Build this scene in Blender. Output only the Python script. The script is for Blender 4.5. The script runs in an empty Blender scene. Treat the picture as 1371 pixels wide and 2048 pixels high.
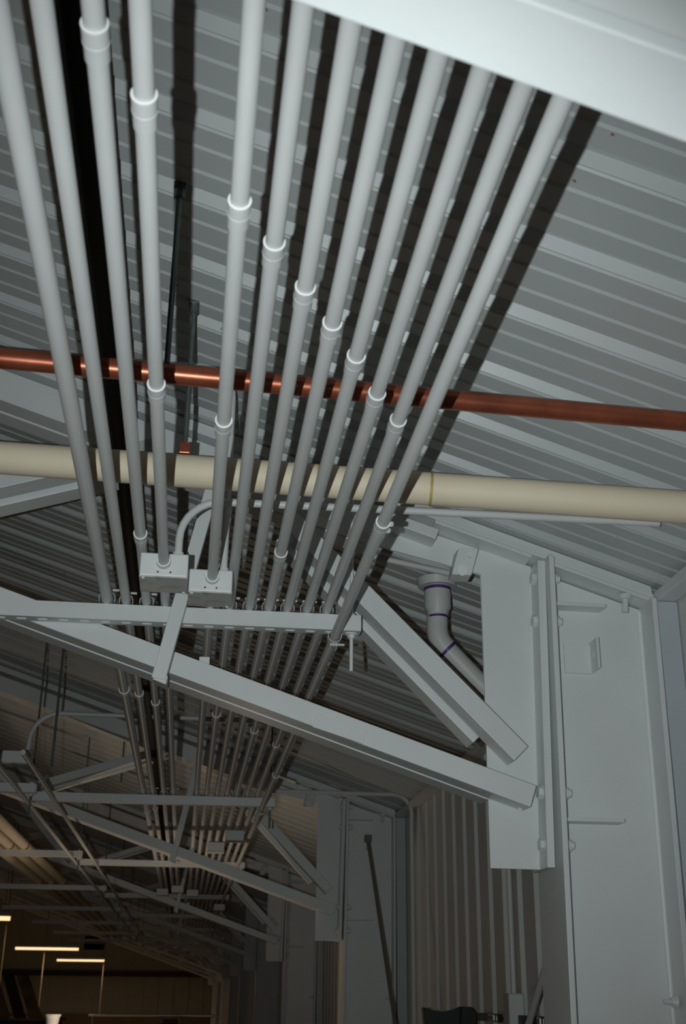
import bpy, bmesh, math, random
from mathutils import Vector, Matrix
C = bpy.context.scene.collection
PI = math.pi
H = 1.70            # eye height: every coordinate below is measured from the eye (x right, y into the hall, z up)

# ---------------------------------------------------------------- camera, flash, world, exposure
YAW, PIT, ROLL = 0.12167832, 0.38974226, 0.01000481
Fw = Vector((math.sin(YAW)*math.cos(PIT), math.cos(YAW)*math.cos(PIT), math.sin(PIT)))
R0 = Vector((math.cos(YAW), -math.sin(YAW), 0)); U0 = R0.cross(Fw)
Rt = R0*math.cos(ROLL) + U0*math.sin(ROLL); Up = -R0*math.sin(ROLL) + U0*math.cos(ROLL)
cd = bpy.data.cameras.new('camera'); cam = bpy.data.objects.new('camera', cd); C.objects.link(cam)
cam.matrix_world = Matrix(((Rt.x, Up.x, -Fw.x, 0), (Rt.y, Up.y, -Fw.y, 0), (Rt.z, Up.z, -Fw.z, H), (0, 0, 0, 1)))
cd.sensor_fit = 'VERTICAL'; cd.sensor_height = 36; cd.sensor_width = 24
cd.lens = 2362.743/2048*36; cd.clip_start = .02; cd.clip_end = 200
cd.dof.use_dof = True; cd.dof.focus_distance = 3.1; cd.dof.aperture_fstop = 8
sc = bpy.context.scene; sc.camera = cam
sc.view_settings.view_transform = 'Standard'; sc.view_settings.look = 'None'
sc.view_settings.gamma = 1; sc.view_settings.use_curve_mapping = False
sc.view_settings.exposure = 0
w = bpy.data.worlds.new('world'); sc.world = w; w.use_nodes = True
w.node_tree.nodes['Background'].inputs[0].default_value = (.55, .5, .42, 1)
w.node_tree.nodes['Background'].inputs[1].default_value = .004
# the photographer's flash: a small lamp about 10 cm to the left of the lens
fl = bpy.data.lights.new('flash_light', 'SPOT'); fo = bpy.data.objects.new('flash_light', fl); C.objects.link(fo)
fl.energy = 113; fl.color = (.90, 1.0, 1.0); fl.shadow_soft_size = .006
fl.spot_size = math.radians(74); fl.spot_blend = 1
fo.matrix_world = cam.matrix_world @ Matrix.Rotation(math.radians(-2), 4, 'X'); fo.location = Rt*-.1 + Vector((0, 0, H))

# ---------------------------------------------------------------- materials
def mat(name, col, rough=.5, metal=0, var=.06, scale=6, bump=0, bscale=40, emit=None, col2=None, thr=None, spec=.5):
    m = bpy.data.materials.new(name); m.use_nodes = True
    nt = m.node_tree; b = nt.nodes['Principled BSDF']
    b.inputs['Roughness'].default_value = rough; b.inputs['Metallic'].default_value = metal
    b.inputs['Specular IOR Level'].default_value = spec
    tc = nt.nodes.new('ShaderNodeTexCoord')
    n = nt.nodes.new('ShaderNodeTexNoise'); n.inputs['Scale'].default_value = scale; n.inputs['Detail'].default_value = 5
    nt.links.new(tc.outputs['Object'], n.inputs['Vector'])
    r = nt.nodes.new('ShaderNodeValToRGB')
    lo = tuple(max(0, c*(1-var)) for c in col); hi = tuple(min(1, c*(1+var)) for c in col)
    if col2: lo = col2; hi = col
    r.color_ramp.elements[0].color = (*lo, 1); r.color_ramp.elements[1].color = (*hi, 1)
    r.color_ramp.elements[0].position, r.color_ramp.elements[1].position = thr or (.3, .7)
    nt.links.new(n.outputs['Fac'], r.inputs['Fac']); nt.links.new(r.outputs['Color'], b.inputs['Base Color'])
    if bump:
        n2 = nt.nodes.new('ShaderNodeTexNoise'); n2.inputs['Scale'].default_value = bscale
        nt.links.new(tc.outputs['Object'], n2.inputs['Vector'])
        bp = nt.nodes.new('ShaderNodeBump'); bp.inputs['Strength'].default_value = bump; bp.inputs['Distance'].default_value = .002
        nt.links.new(n2.outputs['Fac'], bp.inputs['Height']); nt.links.new(bp.outputs['Normal'], b.inputs['Normal'])
    if emit:
        b.inputs['Emission Color'].default_value = (*emit[:3], 1); b.inputs['Emission Strength'].default_value = emit[3]
    return m
M = dict(
    steel=mat('white_painted_steel', (.74, .76, .765), .42, var=.035, scale=5, bump=.12, bscale=60),
    pipe=mat('white_painted_conduit', (.68, .68, .68), .40, var=.03, scale=9, bump=.05, bscale=90),
    rim=mat('rim_glint_and_fittings', (.86, .88, .88), .35, var=.02),  # coupling rims' catch of light put into a paler colour; also screws, welds
    deck=mat('white_roof_panel', (.525, .545, .55), .38, var=.03, scale=3, col2=None),
    wallp=mat('white_wall_panel', (.70, .70, .68), .40, var=.04, scale=3),
    endw=mat('olive_gable_panel', (.56, .54, .46), .6, var=.06, scale=2),
    brownwall=mat('brown_lower_wall', (.30, .19, .11), .6, var=.15, scale=3),
    blue=mat('pale_blue_trim', (.50, .54, .58), .45, var=.03),
    copper=mat('dull_copper', (.47, .135, .07), .34, .62, scale=14, col2=(.28, .075, .045), thr=(.25, .7), bump=.1, bscale=30),
    cream=mat('cream_insulation_jacket', (.86, .74, .57), .6, scale=5, col2=(.78, .66, .49), thr=(.3, .75)),
    glue=mat('yellowed_seam', (.48, .36, .13), .6, var=.2, scale=30),
    black=mat('black_iron', (.006, .006, .006), .6, var=.2, spec=.2),
    rod=mat('dark_zinc_rod', (.16, .19, .19), .4, .6, var=.2, scale=40),
    screw=mat('dark_screw_head', (.03, .03, .03), .5),
    pvc=mat('white_pvc', (.66, .66, .64), .45, var=.05, scale=12),
    purple=mat('purple_primer', (.10, .04, .22), .5, var=.2, scale=40),
    dirt=mat('dusty_box_cover', (.60, .59, .57), .5, scale=28, col2=(.34, .32, .30), thr=(.28, .5)),
    plastic=mat('black_vinyl', (.010, .010, .011), .5, var=.2),
    floor=mat('grey_concrete', (.34, .30, .25), .7, var=.15, scale=1.5, bump=.2),
    wood=mat('brown_wood', (.42, .22, .10), .55, scale=4, col2=(.07, .035, .018), thr=(.3, .7)),
    woodd=mat('dark_brown_wood', (.05, .028, .015), .55, var=.2, scale=5),
    bucket=mat('white_plastic', (.85, .85, .82), .4, var=.03),
    cord=mat('tan_cord', (.22, .17, .11), .7),
    chrome=mat('bright_chrome', (.85, .85, .86), .18, 1, var=.02),
    opening=mat('dark_doorway', (.006, .006, .006), .8, spec=.1),
    dusty=mat('dusty_grey_paint', (.17, .15, .13), .6),
    tube=mat('lit_fluorescent_tube', (.9, .8, .65), .5, emit=(1, .58, .32, 1.5)),
    lampw=mat('white_lamp_housing', (.6, .6, .58), .5),
)
# a few rust specks on the roof deck
def rust(m):
    nt = m.node_tree; b = nt.nodes['Principled BSDF']; src = b.inputs['Base Color'].links[0].from_socket
    tc = nt.nodes.new('ShaderNodeTexCoord'); n = nt.nodes.new('ShaderNodeTexNoise'); n.inputs['Scale'].default_value = 38
    n.inputs['Detail'].default_value = 1
    nt.links.new(tc.outputs['Object'], n.inputs['Vector'])
    r = nt.nodes.new('ShaderNodeValToRGB'); r.color_ramp.elements[0].position = .79; r.color_ramp.elements[1].position = .82
    r.color_ramp.elements[0].color = (0, 0, 0, 1); r.color_ramp.elements[1].color = (1, 1, 1, 1)
    nt.links.new(n.outputs['Fac'], r.inputs['Fac'])
    mx = nt.nodes.new('ShaderNodeMix'); mx.data_type = 'RGBA'
    nt.links.new(r.outputs['Color'], mx.inputs['Factor']); nt.links.new(src, mx.inputs['A']); mx.inputs['B'].default_value = (.30, .17, .09, 1)
    nt.links.new(mx.outputs['Result'], b.inputs['Base Color'])
rust(M['deck'])

# ---------------------------------------------------------------- mesh helpers
class MB:
    def __init__(s): s.bm = bmesh.new()
    def _bev(s, faces, bev):
        if bev:
            ed = list({e for f in faces for e in f.edges})
            bmesh.ops.bevel(s.bm, geom=ed, offset=bev, segments=2, profile=.5, affect='EDGES')
        return s
    def box(s, x0, x1, y0, y1, z0, z1, bev=0):
        v = [s.bm.verts.new((x, y, z)) for z in (z0, z1) for y in (y0, y1) for x in (x0, x1)]
        fs = [s.bm.faces.new([v[i] for i in q]) for q in ((0, 2, 3, 1), (4, 5, 7, 6), (0, 1, 5, 4), (2, 6, 7, 3), (0, 4, 6, 2), (1, 3, 7, 5))]
        return s._bev(fs, bev)
    def prism(s, pts, y0, y1, bev=0):          # polygon in x-z pushed along y
        a = [s.bm.verts.new((x, y0, z)) for x, z in pts]; b = [s.bm.verts.new((x, y1, z)) for x, z in pts]
        n = len(pts); fs = [s.bm.faces.new(a), s.bm.faces.new(b[::-1])]
        fs += [s.bm.faces.new((a[i], b[i], b[(i+1) % n], a[(i+1) % n])) for i in range(n)]
        return s._bev(fs, bev)
    def hexa(s, p8, bev=0):                    # 4 bottom points, 4 top points
        v = [s.bm.verts.new(p) for p in p8]
        fs = [s.bm.faces.new([v[i] for i in q]) for q in ((0, 3, 2, 1), (4, 5, 6, 7), (0, 1, 5, 4), (1, 2, 6, 5), (2, 3, 7, 6), (3, 0, 4, 7))]
        return s._bev(fs, bev)
    def bar(s, p0, p1, wd, y0, y1, off=0, bev=.0018):   # member lying in an x-z plane, wd = depth across
        d = Vector((p1[0]-p0[0], p1[1]-p0[1])).normalized(); n = Vector((-d.y, d.x))
        if n.y < 0: n = -n
        q = []
        for p, k in ((p0, 0), (p1, 0), (p1, 1), (p0, 1)):
            e = n*(off + k*wd); q.append((p[0]+e.x, p[1]+e.y))
        return s.prism(q, y0, y1, bev)
    def tube(s, pts, r, n=20, caps=True, smooth=True):
        pts = [Vector(p) for p in pts]; m = len(pts); rs = r if isinstance(r, (list, tuple)) else [r]*m
        T = [((pts[min(i+1, m-1)]-pts[max(i-1, 0)])).normalized() for i in range(m)]
        up = Vector((0, 0, 1)) if abs(T[0].z) < .9 else Vector((1, 0, 0))
        nv = (up - T[0]*up.dot(T[0])).normalized(); rings = []
        for i in range(m):
            nv = (nv - T[i]*nv.dot(T[i])).normalized(); bn = T[i].cross(nv)
            rings.append([s.bm.verts.new(pts[i] + (nv*math.cos(2*PI*k/n) + bn*math.sin(2*PI*k/n))*rs[i]) for k in range(n)])
        for a, b in zip(rings, rings[1:]):
            for k in range(n):
                f = s.bm.faces.new((a[k], a[(k+1) % n], b[(k+1) % n], b[k])); f.smooth = smooth
        if caps:
            for q in (rings[0][::-1], rings[-1]): s.bm.faces.new([s.bm.verts.new(v.co) for v in q])
        return s
    def ring(s, c, axis, prof, n=24):          # closed lathe: prof = list of (along, radius)
        ax = Vector(axis).normalized(); up = Vector((0, 0, 1)) if abs(ax.z) < .9 else Vector((1, 0, 0))
        u = (up - ax*up.dot(ax)).normalized(); v = ax.cross(u); c = Vector(c); rows = []
        for a, r in prof:
            rows.append([s.bm.verts.new(c + ax*a + (u*math.cos(2*PI*k/n) + v*math.sin(2*PI*k/n))*r) for k in range(n)])
        m = len(rows)
        for i in range(m):
            A, B = rows[i], rows[(i+1) % m]
            for k in range(n):
                f = s.bm.faces.new((A[k], A[(k+1) % n], B[(k+1) % n], B[k])); f.smooth = False
        return s
    def hexbolt(s, c, axis, r, h): return s.tube([Vector(c), Vector(c)+Vector(axis).normalized()*h], r, n=6, smooth=False)
    def build(s, name, m, parent=None, base=None):
        bmesh.ops.recalc_face_normals(s.bm, faces=s.bm.faces)
        me = bpy.data.meshes.new(name); o = bpy.data.objects.new(name, me); C.objects.link(o)
        if parent:
            r = parent
            while r.parent: r = r.parent
            b = Vector(r['_b']); o.parent = parent; off = b
        else:
            co = [v.co for v in s.bm.verts]
            b = Vector(base) if base else Vector(((min(c.x for c in co)+max(c.x for c in co))/2, (min(c.y for c in co)+max(c.y for c in co))/2, min(c.z for c in co)))
            o.location = b + Vector((0, 0, H)); o['_b'] = list(b)
        bmesh.ops.translate(s.bm, verts=s.bm.verts, vec=-b)
        s.bm.to_mesh(me); s.bm.free(); me.materials.append(M[m]); return o
def tag(o, label=None, cat=None, group=None, kind=None):
    if label: o['label'] = label
    if cat: o['category'] = cat
    if group: o['group'] = group
    if kind: o['kind'] = kind
    return o
def thing(name, label, cat, loc, group=None):
    o = bpy.data.objects.new(name, None); C.objects.link(o); o.empty_display_size = .1
    o.location = Vector(loc) + Vector((0, 0, H)); o['_b'] = list(loc)
    return tag(o, label, cat, group)
def struct(mb, name, m): return tag(mb.build(name, m), kind='structure')
def copy_tree(o, dv=(0, 0, 0), label=None, parent=None, skip=()):
    c = o.copy(); C.objects.link(c); c.parent = parent
    if parent is None: c.location = o.location + Vector(dv)
    if label: c['label'] = label
    for ch in list(o.children):
        if not any(ch.name.startswith(k) for k in skip): copy_tree(ch, parent=c)
    return c
def arc(c, r, a0, a1, u, v, n=8):
    c = Vector(c); u = Vector(u); v = Vector(v)
    return [c + u*(r*math.cos(a0+(a1-a0)*i/n)) + v*(r*math.sin(a0+(a1-a0)*i/n)) for i in range(n+1)]

# ---------------------------------------------------------------- the setting
SL = .3288; ZR = 1.439                       # roof: z = ZR - SL*x down to the right eave
RX, RZ = -5.5, ZR + SL*5.5                   # ridge
XW = 1.262; XL = 2*RX - XW                   # side walls
Y0, Y1 = -3.0, 45.0
PER = .23
PROF = [(0, 0), (.003, 0), (.007, -.0035), (.012, -.0035), (.016, 0), (.059, 0), (.065, -.0035), (.075, -.0035), (.078, 0),
        (.130, 0), (.136, -.0035), (.146, -.0035), (.149, 0), (.185, 0), (.197, .021), (.217, .021)]
WPROF = [(0, 0), (.160, 0), (.182, .028), (.214, .028)]
def profile(phase, a, b, PR=PROF):
    out = []; k = math.floor((a-phase)/PER)
    while phase + k*PER < b:
        out += [(phase+k*PER+p, h) for p, h in PR]; k += 1
    out = [(y, h) for y, h in out if a <= y <= b]
    return out
def panel(P, p0, p1, n):                     # ribbed sheet: ribs run from p0 to p1 (x,z), n = outward (x,z)
    mb = MB(); A = []; B = []
    for y, h in P:
        A.append(mb.bm.verts.new((p0[0]+n[0]*h, y, p0[1]+n[1]*h))); B.append(mb.bm.verts.new((p1[0]+n[0]*h, y, p1[1]+n[1]*h)))
    for i in range(len(P)-1): mb.bm.faces.new((A[i], A[i+1], B[i+1], B[i]))
    return mb
nl = 1/math.hypot(1, SL)
struct(panel(profile(1.498, Y0, Y1), (RX, RZ), (XW+.02, ZR-SL*(XW+.02)), (SL*nl, nl)), 'ceiling', 'deck')
struct(panel(profile(1.498, Y0, Y1), (RX, RZ), (XL-.02, ZR-SL*(XW+.02)), (-SL*nl, nl)), 'ceiling', 'deck')
ZE = ZR - SL*XW
struct(panel(profile(4.655, Y0, Y1, WPROF), (XW, -H), (XW, ZE+.02), (1, 0)), 'wall_right', 'wallp')
struct(MB().box(XL-.1, XL, Y0, Y1, -H, ZE), 'wall_left', 'wallp')
struct(MB().prism([(XL-.1, -H), (XW+.1, -H), (XW+.1, ZE+.02), (RX, RZ+.05), (XL-.1, ZE+.02)], Y0-.1, Y0), 'wall_front', 'endw')
struct(MB().box(XL-.1, XW+.1, Y0-.1, Y1+.1, -H-.15, -H), 'floor', 'floor')
# far gable: plain panels above, ribbed sheet below a dark lintel, brown wainscot at the foot
struct(MB().prism([(XL-.1, .72), (XW+.1, .72), (XW+.1, ZE+.02), (RX, RZ+.05), (XL-.1, ZE+.02)], Y1, Y1+.1), 'wall_back', 'endw')
mb = MB(); x = XL
while x < XW:
    mb.box(x, x+.42, Y1+.02, Y1+.1, -H, .72); mb.box(x+.42, x+.52, Y1-.03, Y1+.1, -H, .72); x += .52
struct(mb, 'wall_back', 'endw')
struct(MB().box(XL, XW, Y1-.12, Y1-.04, .60, .78), 'trim_1', 'woodd')
struct(MB().box(XL, XW, Y1-.2, Y1-.05, -H, -.60), 'baseboard_back', 'brownwall')
struct(MB().box(1.205, XW-.003, Y0, Y1, .992, 1.022, .003), 'trim_2', 'steel')
# door standing open to the dark in the right wall
struct(MB().box(XW-.02, XW+.02, 16.6, 19.9, -H, .62), 'door_1', 'opening')
t = tag(MB().box(XW-.05, XW-.02, 19.0, 19.25, .02, .06).build('door_1_latch', 'chrome'), kind='structure')
# louvre high in the far gable
lv = tag(MB().box(-3.55, -2.75, Y1-.05, Y1, 1.42, 1.95).build('wall_louvre', 'lampw'), 'dark square louvre high in the far gable wall', 'vent')
for z0 in (1.46, 1.71): MB().box(-3.5, -2.8, Y1-.08, Y1-.045, z0, z0+.2).build('louvre_opening', 'opening', lv)

# ---------------------------------------------------------------- frames: roof truss and column, one of each, then copies
YC, YG = 2.895, 2.972
def chz(x): return .7155 - .334*x
tr = thing('roof_truss', '', 'roof truss', (0, 2.97, chz(.8)), 'white steel roof trusses')
TX = -5.4
def two(name, p0, p1, wd, drop, parent, ext=0):
    f = MB().bar(p0, p1, wd, YC, YC+.074).build(name, 'steel', parent)
    d = Vector((p1[0]-p0[0], p1[1]-p0[1])).normalized()
    q1 = (p1[0]-d.x*ext, p1[1]-d.y*ext)
    MB().bar(p0, q1, wd, YC+.086, YC+.160, off=-drop).build(name, 'steel', parent)
    return f
two('bottom_chord', (TX, chz(TX)), (.828, chz(.828)), .0555, .0005, tr, .09)
def rz(x): return 1.279 - SL*x
two('top_chord', (TX, rz(TX)), (.43, rz(.43)), .086, 0, tr)
MB().bar((.43, rz(.43)+.060), (.607, rz(.607)+.060), .030, YC+.01, YG+.02).build('top_chord_end', 'steel', tr)
two('web_member', (.195, 1.152), (.792, .552), .0525, .017, tr, .1)        # diagonal to the gusset
two('web_member', (-1.00, 1.062), (-.13, 1.345), .046, .013, tr)           # diagonal farther left
two('web_member', (-1.10, 1.10), (-1.75, 1.83), .05, .01, tr)
two('web_member', (-2.75, 1.65), (-1.85, 1.86), .05, .01, tr)
# strut-like hanger that crosses in front of the chord
h = MB().bar((-.082, .700), (.034, 1.272), .034, 2.808, 2.846, off=0)
h.hexa([(-.112, 2.812, .702), (-.080, 2.812, .690), (-.080, 2.905, .700), (-.112, 2.905, .712), (-.108, 2.812, .722), (-.076, 2.812, .712), (-.076, 2.905, .722), (-.108, 2.905, .732)], .002)
h.build('hanger_bar', 'steel', tr)
# gusset (plate girder end) with top flange, end plate and bolts
MB().prism([(.42, rz(.42)+.004), (.744, 1.070), (.740, .299), (.866, .298), (.885, 1.390-SL*.885), (.42, 1.376-SL*.42)], YG, YG+.009, .001).build('gusset_plate', 'steel', tr)
MB().bar((.605, 1.386-SL*.605), (.868, 1.386-SL*.868), .010, 2.905, 3.05).build('top_flange', 'steel', tr)
MB().prism([(.866, .297), (.885, .297), (.905, 1.094), (.884, 1.094)], 2.905, 3.045, .0015).build('end_plate', 'steel', tr)
for z in (1.052, .932, .482, .354):
    xx = .868 + (z-.297)*.0226
    b = MB().hexbolt((xx, 2.937, z), (-1, 0, .02), .0165, .013).build('bolt', 'steel', tr)
    MB().ring((xx-.001, 2.937, z), (-1, 0, 0), [(0, .012), (0, .019), (.003, .019), (.003, .012)]).build('washer', 'steel', b)
MB().bar((.283, .618), (.409, .580), .036, YC-.004, YC, bev=.0008).build('splice_plate', 'steel', tr)
MB().box(-.004, .022, 2.91, 2.94, chz(0)+.052, chz(0)+.074, .001).build('clip', 'steel', tr)
cb = MB().hexa([(.654, 2.935, 1.052), (.708, 2.935, 1.052), (.708, 2.985, 1.049), (.654, 2.985, 1.049), (.668, 2.902, 1.116), (.722, 2.902, 1.116), (.722, 2.985, 1.122), (.668, 2.985, 1.122)], .0015).build('bracket', 'steel', tr)
MB().tube([(.680, 2.922, 1.060), (.682, 2.940, 1.066)], .0155, 6, smooth=False).build('bolt', 'steel', cb)
MB().tube([(.701, 2.9065, 1.100), (.701, 2.915, 1.100)], .008, 12).build('bolt_hole', 'rim', cb)
MB().tube([(.80, YC+.03, .49), (.818, YC+.06, .44)], .006, 8).build('weld_bead', 'rim', tr)
# column
co = thing('steel_column', '', 'column', (1.05, 2.98, -H), 'white steel wall columns')
def rx(z): return .906 + (z-.3)*.0095            # the inner flange leans a little
MB().prism([(.905, 1.380-SL*.905), (.87, -H), (1.19, -H), (1.19, 1.380-SL*1.19)], 2.976, 2.984).build('web', 'steel', co)
MB().prism([(.905, 1.100), (.870, -H), (.884, -H), (.919, 1.092)], 2.868, 3.09, .0015).build('inner_flange', 'steel', co)
MB().prism([(1.187, 1.000), (1.172, -H), (1.186, -H), (1.200, .996)], 2.885, 3.075, .0015).build('outer_flange', 'steel', co)
MB().tube([(1.182, 2.974, .98), (1.168, 2.974, -H)], .0065, 8).build('weld_bead', 'rim', co)
MB().bar((.915, 1.386-SL*.915), (1.196, 1.386-SL*1.196), .010, 2.905, 3.05).build('cap_flange', 'steel', co)
for z, x1 in ((.986, 1.073), (.421, 1.078)):
    MB().prism([(.914, z-.009), (x1, z-.009), (x1, z), (.916, z)], 2.925, 2.977, .0012).build('stiffener', 'steel', co)
MB().prism([(.962, .803), (1.038, .803), (1.038, .884), (.962, .884)], 2.968, 2.977, .001).build('clip_plate', 'steel', co)
ca = MB().box(1.034, 1.041, 2.912, 2.977, .806, .888, .001).build('clip_angle', 'steel', co)
MB().tube([(1.0335, 2.94, .848), (1.036, 2.94, .848)], .008, 12).build('bolt_hole', 'rim', ca)
for z in (1.054, .934, .482, .354):
    b = MB().tube([(.912+(z-.3)*.009, 2.94, z), (.936+(z-.3)*.009, 2.94, z)], [.0165, .0155], 12).build('bolt', 'steel', co)
    MB().tube([(.936+(z-.3)*.009, 2.94, z), (.945+(z-.3)*.009, 2.94, z)], .0105, 12).build('bolt_shank', 'steel', b)
b = MB().tube([(1.128, 2.925, 1.0145), (1.128, 2.925, 1.001)], .017, 12).build('bolt', 'steel', co)
MB().tube([(1.128, 2.925, 1.001), (1.124, 2.925, .965)], .009, 12).build('bolt_shank', 'steel', b)
b = MB().tube([(1.142, 2.935, -.003), (1.168, 2.935, -.003)], .0065, 12).build('bolt', 'steel', co)
MB().tube([(1.160, 2.935, -.003), (1.174, 2.935, -.003)], [.010, .016], 12).build('washer', 'steel', b)
# packing strip between truss and roof deck
def packing():
    mb = MB()
    for k, (a, e) in enumerate(((1.398, .010), (1.4085, .007), (1.416, .010), (1.4265, .0085))):
        mb.bar((-5.3, a+SL*5.3), (1.20, a-SL*1.20), e, 2.908+.004*k, 3.05, bev=.0008)
    return mb
packing().build('packing_strip', 'steel', tr)

DY = [0, 4.2, 8.55, 12.8, 17.3, 21.6, 26.0, 30.3, 34.6]
ORD = ['nearest complete', 'second', 'third', 'fourth', 'fifth', 'sixth', 'seventh', 'eighth', 'farthest']
tr['label'] = 'white double-channel roof truss crossing the middle, bolted to the big right-hand column'
co['label'] = 'large white column with clip angle and bolts at the right edge'
for k, d in enumerate(DY[1:], 1):
    where = {1: 'its gusset hanging left of the ribbed wall bay', 2: 'just behind the leaning pole bay', 3: 'before the dark doorway'}.get(k, 'deep in the hall')
    copy_tree(tr, (0, d, 0), f'{ORD[k]} white roof truss from the camera, {where}')
    copy_tree(co, (0, d, 0), f'{ORD[k]} white wall column from the camera along the right wall')
near = copy_tree(tr, (0, -2.371, 0), 'overexposed white truss chord cutting across the top right corner', skip=('hanger', 'clip', 'splice', 'packing'))
for k, d in enumerate(DY):
    struct(MB().box(1.2035, XW-.003, 2.892+d, 2.99+d, -H, .99, .001), f'trim_{3+k}', 'blue')

# ---------------------------------------------------------------- struts (trapeze channels) with slots, nuts and rods
def strut(x0, x1, y, label, group, rods=True, zb=.857, full=False):
    s = thing('strut_channel', label, 'strut channel', ((x0+x1)/2, y+.02, zb), group)
    mb = MB(); z0, z1 = zb, zb+.041
    mb.box(x0, x1, y, y+.0025, z0, z1); mb.box(x0, x1, y+.0385, y+.041, z0, z1)
    if not full: mb.box(x0, x1, y+.0025, y+.0385, z0, z0+.0025)
    else:                                       # bottom sheet pierced by a slot every 2 inches
        n = int((x1-x0)/.0508); pit = (x1-x0)/n; hw, hh = .0135, .0068; ya, yb = y+.0025, y+.0385; yc = y+.0205
        for k in range(n):
            cx = x0+pit*(k+.5); ho = []; ou = []
            for q in range(24):
                an = 2*PI*(q+.5)/24; ca, sa = math.cos(an), math.sin(an)
                ho.append((cx+(hw-hh)*(1 if ca >= 0 else -1)+hh*ca, yc+hh*sa))
                f = min(pit/2/abs(ca) if abs(ca) > 1e-6 else 9, (yb-ya)/2/abs(sa) if abs(sa) > 1e-6 else 9); ou.append((cx+f*ca, yc+f*sa))
            A = [mb.bm.verts.new((a_, b_, z0)) for a_, b_ in ho]; B = [mb.bm.verts.new((a_, b_, z0)) for a_, b_ in ou]
            A2 = [mb.bm.verts.new((a_, b_, z0+.002)) for a_, b_ in ho]
            for q in range(24):
                r_ = (q+1) % 24; mb.bm.faces.new((A[q], A[r_], B[r_], B[q])); mb.bm.faces.new((A[q], A2[q], A2[r_], A[r_]))
            for sx, sy in ((1, 1), (-1, 1), (-1, -1), (1, -1)):
                c4 = mb.bm.verts.new((cx+sx*pit/2, yc+sy*(yb-ya)/2, z0))
                nb = sorted(B, key=lambda v: (v.co-c4.co).length)[:2]; mb.bm.faces.new((c4, nb[0], nb[1]))
    mb.box(x0, x1, y+.0025, y+.012, z1-.0025, z1); mb.box(x0, x1, y+.029, y+.0385, z1-.0025, z1)
    mb.build('channel', 'steel', s)
    if rods:
        xr = x1-.022; ztop = ZR-SL*xr-.014
        r = MB().tube([(xr, y+.0205, zb-.10), (xr, y+.0205, ztop)], .0047, 10).build('threaded_rod', 'steel' if full else 'rod', s)
        MB().tube([(xr, y+.0205, zb-.0025), (xr, y+.0205, zb-.006)], .016, 14).hexbolt((xr, y+.0205, zb-.006), (0, 0, -1), .0095, .009).build('nut', 'steel', r)
        MB().hexbolt((xr, y+.0205, zb+.041), (0, 0, 1), .0095, .009).build('nut', 'steel', r)
    return s
SY = [2.85 + 3.03*i for i in range(8)]
for i, y in enumerate(SY):
    strut(-.80 if i else -.98, .398 if i else .3975, y, ['near slotted strut channel carrying the row of conduits', 'second strut channel, long and level, under the conduits beyond the near truss',
          'third strut channel under the conduits, before the hanging boxes'][i] if i < 3 else f'{["fourth","fifth","sixth","seventh","eighth"][i-3]} strut channel from the camera under the white conduits', 'struts under the conduits', full=(i == 0))
for i in range(7):
    y = 5.64 + 2.76*i
    strut(-2.0, -.72, y, f'{["nearest","second","third","fourth","fifth","sixth","farthest"][i]} left-hand strut channel under the cream insulated pipes', 'struts under the cream pipes')

# ---------------------------------------------------------------- conduits
ZT = .898
def coupling(x, z, y, r, parent, ln=.048):
    R = r + .0026; q = .0018
    c = MB().ring((x, y, z), (0, 1, 0), [(0, r), (0, R), (ln*.46, R), (ln*.46, R-.0008), (ln, R-.0008), (ln, r)]).build('coupling', 'pipe', parent)
    MB().ring((x, y-.0008, z), (0, 1, 0), [(0, r+.0004), (0, R+.0003), (.0022, R+.0003), (.0022, r+.0004)]).build('rim', 'rim', c)
    MB().ring((x, y+ln*.46, z), (0, 1, 0), [(0, R-.0012), (0, R+.0002), (.0016, R+.0002), (.0016, R-.0012)]).build('rim', 'rim', c)
def clamp(x, z, y, r, parent, flip=1):
    mb = MB(); R = r + .0042
    for k in range(18):
        q = [flip*(-.42 + (PI+.84)*(k+e)/18) for e in (0, 1)]
        p = [(x+math.cos(t_)*rr, z+math.sin(t_)*rr) for t_, rr in ((q[0], R), (q[1], R), (q[1], R+.0016), (q[0], R+.0016))]
        mb.prism(p, y+.004, y+.034)
    za, zb = sorted((z+flip*(R-.001), z+flip*(R+.013)))
    for e in (-.0045, .002): mb.box(x+e, x+e+.0025, y+.004, y+.034, za, zb)
    mb.tube([(x-.012, y+.012, z+flip*(R+.006)), (x+r+.013, y+.012, z+flip*(R+.006))], .0032, 8)
    mb.build('pipe_clamp', 'pipe', parent)
def conduit(x, z, r, y0, y1, label, coups=(), clamps=(), group='overhead white conduits', flip=1):
    c = MB().tube([(x, y0, z), (x, y1, z)], r, 28).build('conduit', 'pipe', base=(x, (y0+y1)/2, z))
    tag(c, label, 'conduit', group)
    for y in coups: coupling(x, z, y, r, c)
    for y in clamps: clamp(x, z, y, r, c, flip)
    return c
a, b_ = .0148, .0119
R1 = [
 (-.2400, a, 'thickest white conduit, first at the left of the overhead row', [3.80, 6.55]),
 (-.1930, b_, 'second white conduit from the left, just left of the black pipe', [3.83, 6.4]),
 (-.1428, b_, 'third white conduit from the left, crossing over the black pipe', [.944, 2.38, 3.95]),
 (-.0960, b_, 'fourth white conduit from the left, entering the left junction box', [1.04, 1.705]),
 (.0158, b_, 'fifth white conduit, right of the wide gap, entering the right junction box', [1.212, 1.82]),
 (.0645, b_, 'sixth white conduit from the left in the overhead row', [1.293, 4.1]),
 (.1145, b_, 'seventh white conduit from the left in the overhead row', [1.392]),
 (.1625, b_, 'eighth white conduit from the left in the overhead row', [1.48, 2.45]),
 (.2100, b_, 'ninth white conduit from the left in the overhead row', [1.570, 4.35]),
 (.2600, b_, 'tenth white conduit from the left in the overhead row', [1.685]),
 (.3100, b_, 'eleventh white conduit from the left, last of those lying on the strut', [1.775, 4.6]),
]
YE = 21.5
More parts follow.
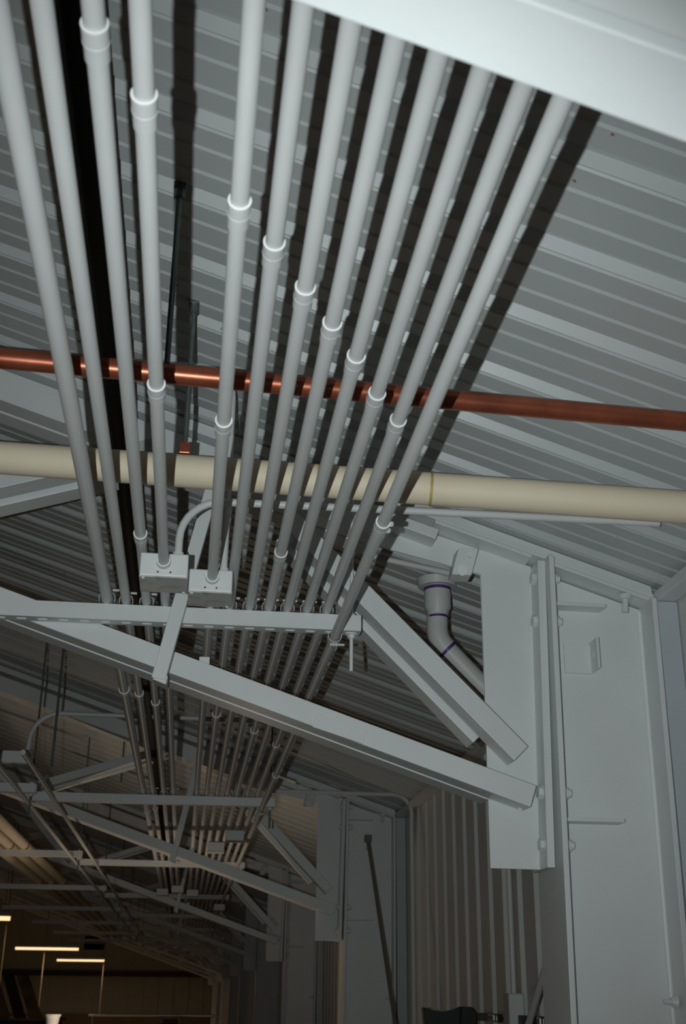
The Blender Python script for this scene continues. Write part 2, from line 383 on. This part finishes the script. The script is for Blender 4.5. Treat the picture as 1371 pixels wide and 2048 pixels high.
for i, (x, r, lab, cps) in enumerate(R1):
    z = ZT + r
    if i in (3, 4):
        x4, z4 = x, z; x, z, r = x*.95, z*.95, r*.95; cps = [q*.95 for q in cps]
        yb = 2.430 if i == 3 else 2.516
        c = conduit(x, z, r, -.6, yb, lab, cps)
        MB().ring((x, yb-.012, z), (0, 1, 0), [(0, r), (0, r+.003), (.012, r+.0045), (.012, r)]).build('box_connector', 'pipe', c)
        MB().ring((x, yb-.0135, z), (0, 1, 0), [(0, r+.0004), (0, r+.0033), (.002, r+.0033), (.002, r+.0004)]).build('rim', 'rim', c)
        conduit(x4, z4, b_, yb+.17, YE, f'white conduit running on from the back of the {"left" if i == 3 else "right"} junction box', [], SY[1:3])
    else:
        conduit(x, z, r, -.6, YE, lab, cps, SY[:3])
zz = .857 - b_ - .001
c = conduit(.332, zz, b_, -.6, YE, 'rightmost white conduit, slung beneath the end of the near strut', [2.078, 4.9], [], flip=-1)
clamp(.332, zz, 2.85, b_, c, -1); clamp(.332, zz, SY[1], b_, c, -1)
for yy in (2.083, 2.118): MB().hexbolt((.342, yy, zz-.001), (.7, -.6, -.3), .0052, .010).build('set_screw', 'rim', c)
# black iron pipe above the conduits
bp = MB().tube([(-.238, -.6, 1.33), (-.238, YE, 1.33)], .040, 28).build('black_pipe', 'black', base=(-.238, 10, 1.33))
tag(bp, 'matt black iron pipe running between the second and third white conduits', 'pipe')
# two slim conduits and three cream pipes at the left
for x, lab in ((-.780, 'slim white conduit under the left struts, nearer the cream pipes'), (-.648, 'slim white conduit under the struts, right-hand one of the pair')):
    tag(MB().tube([(x, 4.6, .847), (x, 19, .847)], .010, 16).build('conduit', 'pipe', base=(x, 11, .847)), lab, 'conduit', 'slim conduits under the left struts')
for x, q in ((-1.112, 'right-hand'), (-1.212, 'middle'), (-1.318, 'left-hand')):
    p = MB().tube([(x, 4.2, .931), (x, 22, .931)], .032, 24).build('insulated_pipe', 'cream', base=(x, 12, .931))
    tag(p, f'{q} one of three cream insulated pipes running into the hall at left', 'pipe', 'three cream pipes at left')

# ---------------------------------------------------------------- junction boxes and bent conduits
def jbox(x0, x1, y0, y1, z0, z1, label, group='junction boxes', det=True):
    t = thing('junction_box', label, 'junction box', ((x0+x1)/2, (y0+y1)/2, z0), group)
    MB().box(x0, x1, y0, y1, z0+.003, z1, .003).build('body', 'steel', t)
    c = MB().box(x0-.0005, x1+.0005, y0-.0005, y1+.0005, z0, z0+.003, .0008).build('cover', 'dirt', t)
    if det:
        for sx in (.38, .64):
            MB().tube([(x0+(x1-x0)*sx, y0-.0012, z0+.012), (x0+(x1-x0)*sx, y0+.002, z0+.012)], .0021, 10).build('screw', 'screw', t)
        for sx, sy in ((.08, .06), (.92, .94)):
            MB().tube([(x0+(x1-x0)*sx, y0+(y1-y0)*sy, z0-.0022), (x0+(x1-x0)*sx, y0+(y1-y0)*sy, z0)], .0038, 10).build('cover_screw', 'rim', c)
    return t
jbox(-.1415, -.0385, 2.432, 2.5365, .831, .8864, 'left one of two white junction boxes hanging before the near strut')
jbox(-.0365, .0603, 2.5175, 2.620, .8295, .8845, 'right, slightly lower one of two white junction boxes before the near strut')
jbox(-.16, -.06, 3.10, 3.19, .80, .85, 'white box behind the near chord, below the left junction boxes', det=False)
for x, y, z, lab in ((.255, 7.15, .90, 'grey box among the conduits beyond the second strut, right one of the pair'), (.16, 7.75, .90, 'grey box among the conduits beyond the second strut, lower left of the pair'),
                     (-.228, 11.35, .895, 'small far box at the left end of the cluster under the third strut'), (-.09, 11.0, .905, 'small far box at the middle of the cluster under the third strut'),
                     (.043, 11.4, .895, 'small far box at the right end of the cluster under the third strut'), (.315, 12.2, .88, 'small far box standing apart at the right of the cluster')):
    zt = .829 if x > .3 else .8955
    jbox(x-.052, x+.052, y-.05, y+.05, zt-.06, zt, lab, det=False)
jbox(-.86, -.735, 5.46, 5.56, .955, 1.012, 'white junction box at the left edge under a bent conduit', det=False)
def bent(pts, r, label, name='bent_conduit', m='pipe', n=16):
    o = MB().tube(pts, r, n).build(name, m); return tag(o, label, 'conduit', 'bent white conduits')
cv = [(-.0627, 2.484, .8865), (-.0627, 2.484, .936)] + arc((.0323, 2.484, .9405), .095, PI, PI/2, (1, 0, 0), (0, 0, 1)) + [(.4275, 2.481, 1.0388), (1.05, 2.468, 1.038)]
o = bent(cv, .0090, 'white conduit bending out of the left junction box and running right below the cream pipe')
MB().ring((-.0627, 2.484, .8866), (0, 0, 1), [(0, .009), (0, .012), (.021, .012), (.021, .009)]).build('connector', 'pipe', o)
cv = [(.0402, 2.567, .8846), (.0405, 2.567, 1.30)] + arc((-.0395, 2.567, 1.345), .08, 0, PI/2, (1, 0, 0), (0, 0, 1)) + [(-.25, 2.567, 1.425)]
o = bent(cv, .0086, 'white conduit rising from the right junction box and bending left under the roof')
MB().ring((.0402, 2.567, .8847), (0, 0, 1), [(0, .0086), (0, .0112), (.021, .0112), (.021, .0086)]).build('connector', 'pipe', o)
cv = [(-.755, 5.5, 1.012), (-.752, 5.5, 1.05)] + arc((-.622, 5.5, 1.065), .13, PI, PI/2, (1, 0, 0), (0, 0, 1)) + [(.62, 5.5, 1.195)]
bent(cv, .011, 'white conduit bending from the left edge box and running right behind the conduits')
cv = [(.40, 6.70, 1.063)] + list(reversed(arc((1.125, 6.70, .963), .1, 0, PI/2, (1, 0, 0), (0, 0, 1)))) + [(1.225, 6.70, -H)]
bent(cv, .012, 'white conduit bending down the ribbed right wall at the second column')
bent([(.455, 3.3, 1.234), (.73, 3.3, 1.185)], .010, 'short white conduit behind the gusset, left of the PVC vent')
bent([(1.232, 4.66, .02), (1.232, 4.66, .985)], .011, 'white conduit climbing the ribbed wall from the grey switch box')

# ---------------------------------------------------------------- copper and cream pipes across, with their hangers
def cross(name, p0, p1, r, m, label):
    o = MB().tube([p0, p1], r, 32).build(name, m, base=((p0[0]+p1[0])/2, (p0[1]+p1[1])/2, (p0[2]+p1[2])/2)); return tag(o, label, 'pipe')
cross('copper_pipe', (-3.2, 1.830, 1.084), (1.12, 1.972, 1.042), .0192, 'copper', 'long reddish copper pipe crossing above the white conduits')
cr = cross('insulated_pipe', (-3.2, 2.72, 1.257), (1.13, 2.184, .956), .0355, 'cream', 'fat cream insulated pipe crossing above the conduits, below the copper pipe')
def xc(x): t = (x+3.2)/4.33; return (x, 2.72-.536*t, 1.257-.301*t)
for x in (.462, .225):
    MB().ring(xc(x), (1, -.124, -.07), [(0, .0350), (0, .0360), (.006 if x > .4 else .003, .0360), (.006 if x > .4 else .003, .0350)], 32).build('seam_ring', 'glue', cr)
def rod(x, y, z0, label, m='rod', clev=None):
    zr = ZR - SL*x
    t = thing('hanger_rod', label, 'hanger rod', (x, y, z0), 'pipe hanger rods')
    MB().tube([(x, y, z0), (x, y, zr-.012)], .0055, 10).build('rod', m, t)
    n = MB().hexbolt((x, y, zr-.03), (0, 0, 1), .011, .024); n.box(x-.012, x+.012, y-.012, y+.012, zr-.008, zr+.002, .001)
    n.build('beam_clamp', m, t)
    if clev: MB().box(x-.012, x+.012, y-.009, y+.009, z0-.004, z0+.022, .002).build('clevis', clev, t)
    return t
rod(-.092, 1.926, 1.072, 'dark threaded rod dropping from the roof to the copper pipe')
rod(-.060, 2.330, 1.081, 'zinc threaded rod dropping to the cream pipe, ending in a copper clip', clev='copper')
for x, y, z, lab in ((-.63, 5.4, .93, 'dark hanger rod left of the conduits beyond the near truss'), (-.44, 7.4, 1.2, 'short dark hanger rod above the second strut')):
    rod(x, y, z, lab)

# ---------------------------------------------------------------- PVC vent through the roof
v = thing('pvc_vent', 'white PVC vent pipe with purple primer bands behind the gusset plate', 'vent pipe', (.71, 3.4, .8))
MB().tube([(.711, 3.4, 1.172), (.711, 3.4, 1.196)], [.058, .064], 28).build('roof_flange', 'pvc', v)
MB().tube([(.711, 3.4, 1.172), (.711, 3.4, 1.105), (.711, 3.4, 1.090), (.711, 3.4, 1.080)], [.041, .041, .033, .033], 28).build('reducer', 'pvc', v)
el = arc((.790, 3.4, 1.04), .082, PI, PI*1.27, (1, 0, 0), (0, 0, 1), 8)
MB().tube([(.709, 3.4, 1.08)] + el, .0325, 24).build('elbow', 'pvc', v)
e = Vector(el[-1]); d = Vector((.70, .05, -.70)).normalized()
MB().tube([e, e + d*.42], .0298, 24).build('pipe', 'pvc', v)
MB().ring((.711, 3.4, 1.160), (0, 0, 1), [(0, .0405), (0, .0418), (.010, .0418), (.010, .0405)]).build('primer_band', 'purple', v)
MB().ring((.710, 3.4, 1.072), (0, 0, 1), [(0, .0322), (0, .0335), (.007, .0335), (.007, .0322)]).build('primer_band', 'purple', v)
MB().ring(e, d, [(0, .0298), (0, .0336), (.008, .0336), (.008, .0298)]).build('primer_band', 'purple', v)

# ---------------------------------------------------------------- lamps of the hall
def lamp(y, label, en=8, dx=0):
    t = thing('fluorescent_lamp', label, 'lamp', (-3.0+dx, y, .9), 'fluorescent lamps of the hall')
    MB().box(-3.70+dx, -2.30+dx, y-.07, y+.07, .955, 1.0, .004).build('housing', 'lampw', t)
    MB().tube([(-3.68+dx, y, .925), (-2.32+dx, y, .925)], .026, 12).build('tube', 'tube', t)
    for x in (-3.6+dx, -2.4+dx):
        MB().tube([(x, y, .99), (x, y, ZR-SL*x-.02)], .004, 6).build('suspension_wire', 'rod', t)
    al = bpy.data.lights.new('lamp_light', 'AREA'); al.shape = 'RECTANGLE'; al.size = 1.3; al.size_y = .1
    al.energy = en; al.color = (1, .72, .44)
    lo = bpy.data.objects.new('lamp_light', al); C.objects.link(lo); lo.parent = t; lo.location = (0, 0, -.02)
lamp(17.0, 'lit lamp at the left edge, highest of the lit row', 9)
lamp(28.3, 'lit fluorescent lamp, middle of the row in front of the far gable', 26)
lamp(37.7, 'lit fluorescent lamp, lowest and farthest, just right of the others', 40)
lamp(-1.2, 'hall lamp behind the viewer, nearest of the row', 11)  # unseen lamp added as warm fill on the near column and chords
# a work lamp standing low in the hall, below the picture, shining up
WX, WY = -.45, 8.0
t = thing('work_lamp', 'upturned work lamp on a stand, just below the view beyond the second truss', 'lamp', (WX, WY, -H))
MB().tube([(WX, WY, -H), (WX, WY, -.78)], .018, 12).build('post', 'rod', t)
MB().box(WX-.18, WX+.18, WY-.12, WY+.12, -H, -H+.03, .005).build('base', 'rod', t)
MB().box(WX-.18, WX+.18, WY-.10, WY+.10, -.78, -.68, .01).build('housing', 'plastic', t)
MB().box(WX-.16, WX+.16, WY-.08, WY+.08, -.681, -.676).build('lens', 'tube', t)
al = bpy.data.lights.new('work_lamp_light', 'AREA'); al.shape = 'RECTANGLE'; al.size = .32; al.size_y = .16; al.energy = 7; al.color = (1, .80, .58)
lo = bpy.data.objects.new('work_lamp_light', al); C.objects.link(lo); lo.parent = t; lo.location = (0, 0, H-.67); lo.rotation_euler = (PI, 0, 0)

# ---------------------------------------------------------------- odds and ends low in the picture
# brown cabinet with leaning boards and a white bucket
t = thing('storage_cabinet', 'dark brown cabinet top at the bottom left corner', 'cabinet', (-1.9, 14.1, -H))
MB().box(-2.7, -1.30, 13.9, 14.5, -H, -.262, .01).build('body', 'woodd', t)
MB().box(-2.74, -1.26, 13.86, 14.54, -.262, -.232, .006).build('top', 'wood', t)
for x0, dx, wd, ht, m, lab in ((-1.60, -.20, .13, .42, 'wood', 'lighter brown board leaning at the right of the stack'), (-1.76, -.20, .12, .45, 'woodd', 'dark board leaning in the middle of the stack'),
                               (-1.96, -.20, .16, .40, 'wood', 'brown board leaning at the left of the stack')):
    o = MB().hexa([(x0, 14.0, -.231), (x0+wd, 14.0, -.231), (x0+wd, 14.06, -.231), (x0, 14.06, -.231),
                   (x0+dx, 14.15, -.231+ht), (x0+wd+dx, 14.15, -.231+ht), (x0+wd+dx, 14.21, -.231+ht), (x0+dx, 14.21, -.231+ht)], .006).build('leaning_board', m)
    tag(o, lab, 'board', 'boards leaning on the brown cabinet')
t = thing('bucket', 'small white plastic pail at the bottom left beside the brown boards', 'bucket', (-.822, 8.5, -.25))
MB().ring((-.822, 8.5, -.25), (0, 0, 1), [(0, .031), (.119, .045), (.119, .041), (.006, .029)]).build('body', 'bucket', t)
MB().ring((-.822, 8.5, -.1325), (0, 0, 1), [(0, .044), (0, .051), (.014, .053), (.014, .042)]).build('rim', 'bucket', t)
t = thing('bench', 'tall wooden stand under the white pail', 'bench', (-.82, 8.5, -H))
MB().box(-.92, -.72, 8.41, 8.59, -.28, -.25, .005).build('top', 'wood', t)
for x in (-.91, -.76):
    for y in (8.42, 8.55): MB().box(x, x+.03, y, y+.03, -H, -.28).build('leg', 'wood', t)
for x, y, lab in ((-2.42, 17.4, 'tan cord hanging at the left edge below the highest lamp'), (-3.10, 28.7, 'tan cord hanging behind the middle lit lamp'), (-2.36, 38.05, 'tan cord hanging at the right end of the lowest lamp')):
    tag(MB().tube([(x, y, -.6), (x+.02, y, ZR-SL*x-.03)], .0075, 8).build('hanging_cord', 'cord'), lab, 'cord', 'hanging cords')
# far work rail
t = thing('work_rail', 'thin pale rail in front of the far brown wainscot', 'rail', (-.6, 30, -H))
MB().tube([(-2.1, 30, -.43), (1.1, 30, -.43)], .03, 10).build('rail', 'chrome', t)
for x in (-2.0, .0, 1.05): MB().tube([(x, 30, -H), (x, 30, -.43)], .025, 8).build('post', 'rod', t)
o = MB().box(-.55, .15, 29.4, 29.9, -H, -.60, .05).box(-.42, -.05, 29.45, 29.85, -.62, -.5, .04).build('dark_machine', 'plastic')
tag(o, 'dark machine under the pale rail at the far end', 'machine')
# high-backed black stool in front of the ribbed wall
t = thing('drafting_chair', 'black high-backed chair at the bottom in front of the ribbed wall', 'chair', (.98, 4.95, -H))
def back(x0, x1, y, zt, dip):
    n = 10; top = []
    for i in range(n+1):
        s = i/n; top.append((x0+(x1-x0)*s, zt - dip*math.sin(PI*s) if dip > 0 else zt + dip*((2*s-1)**4)))
    return [(x1-.03, -.42), (x0+.03, -.42)] + top
MB().prism(back(.935, 1.085, 4.95, -.032, .016), 4.90, 4.96, .006).build('backrest', 'plastic', t)
MB().prism(back(1.075, 1.165, 5.03, -.030, -.03), 4.97, 5.04, .006).build('side_wing', 'plastic', t)
MB().box(.90, 1.17, 4.50, 4.96, -.62, -.54, .02).build('seat', 'plastic', t)
MB().tube([(1.03, 4.72, -.56), (1.03, 4.72, -1.6)], .03, 16).build('post', 'rod', t)
for k in range(5):
    an = 2*PI*k/5; MB().tube([(1.03, 4.72, -1.60), (1.03+.2*math.cos(an), 4.72+.25*math.sin(an), -H+.02)], .018, 8).build('leg', 'plastic', t)
t = thing('wall_rail', 'black rail with bright pieces at the bottom, right of the black chair', 'rail', (1.2, 4.8, -.1))
MB().box(1.232, 1.252, 4.02, 5.35, -.085, -.055, .003).build('bar', 'plastic', t)
for y, l in ((4.96, .09), (4.76, .05), (4.30, .04)): MB().box(1.222, 1.233, y, y+l, -.083, -.057, .004).build('bright_piece', 'chrome', t)
for y in (4.1, 5.25): MB().box(1.252, XW+.002, y, y+.03, -.085, -.055).build('bracket', 'plastic', t)
t = thing('switch_box', 'grey switch box on the ribbed wall above the black rail', 'electrical box', (1.21, 4.66, -.14))
MB().box(1.200, XW-.003, 4.62, 4.70, -.16, .02, .003).build('body', 'lampw', t)
MB().box(1.203, XW-.006, 4.614, 4.62, -.155, .015, .002).build('cover', 'steel', t)
tag(MB().tube([(1.15, 4.75, -.50), (1.165, 3.85, .20)], .012, 12).build('brace_rod', 'pipe'), 'pale rod leaning up to the wall beside the big column', 'rod')
tag(MB().tube([(1.19, 4.45, -.5), (1.205, 3.90, .13)], .016, 8).build('brown_stick', 'woodd'), 'dark brown stick behind the pale leaning rod', 'stick')
o = MB().tube([(1.003, 6.88, .835), (1.172, 5.5, -H)], .010, 10).box(.985, 1.02, 6.86, 6.90, .82, .86, .003).build('leaning_pole', 'dusty')
tag(o, 'dusty grey pole leaning against the second column from the camera', 'pole')

# tidy helper data
for o in list(bpy.data.objects):
    if '_b' in o.keys(): del o['_b']
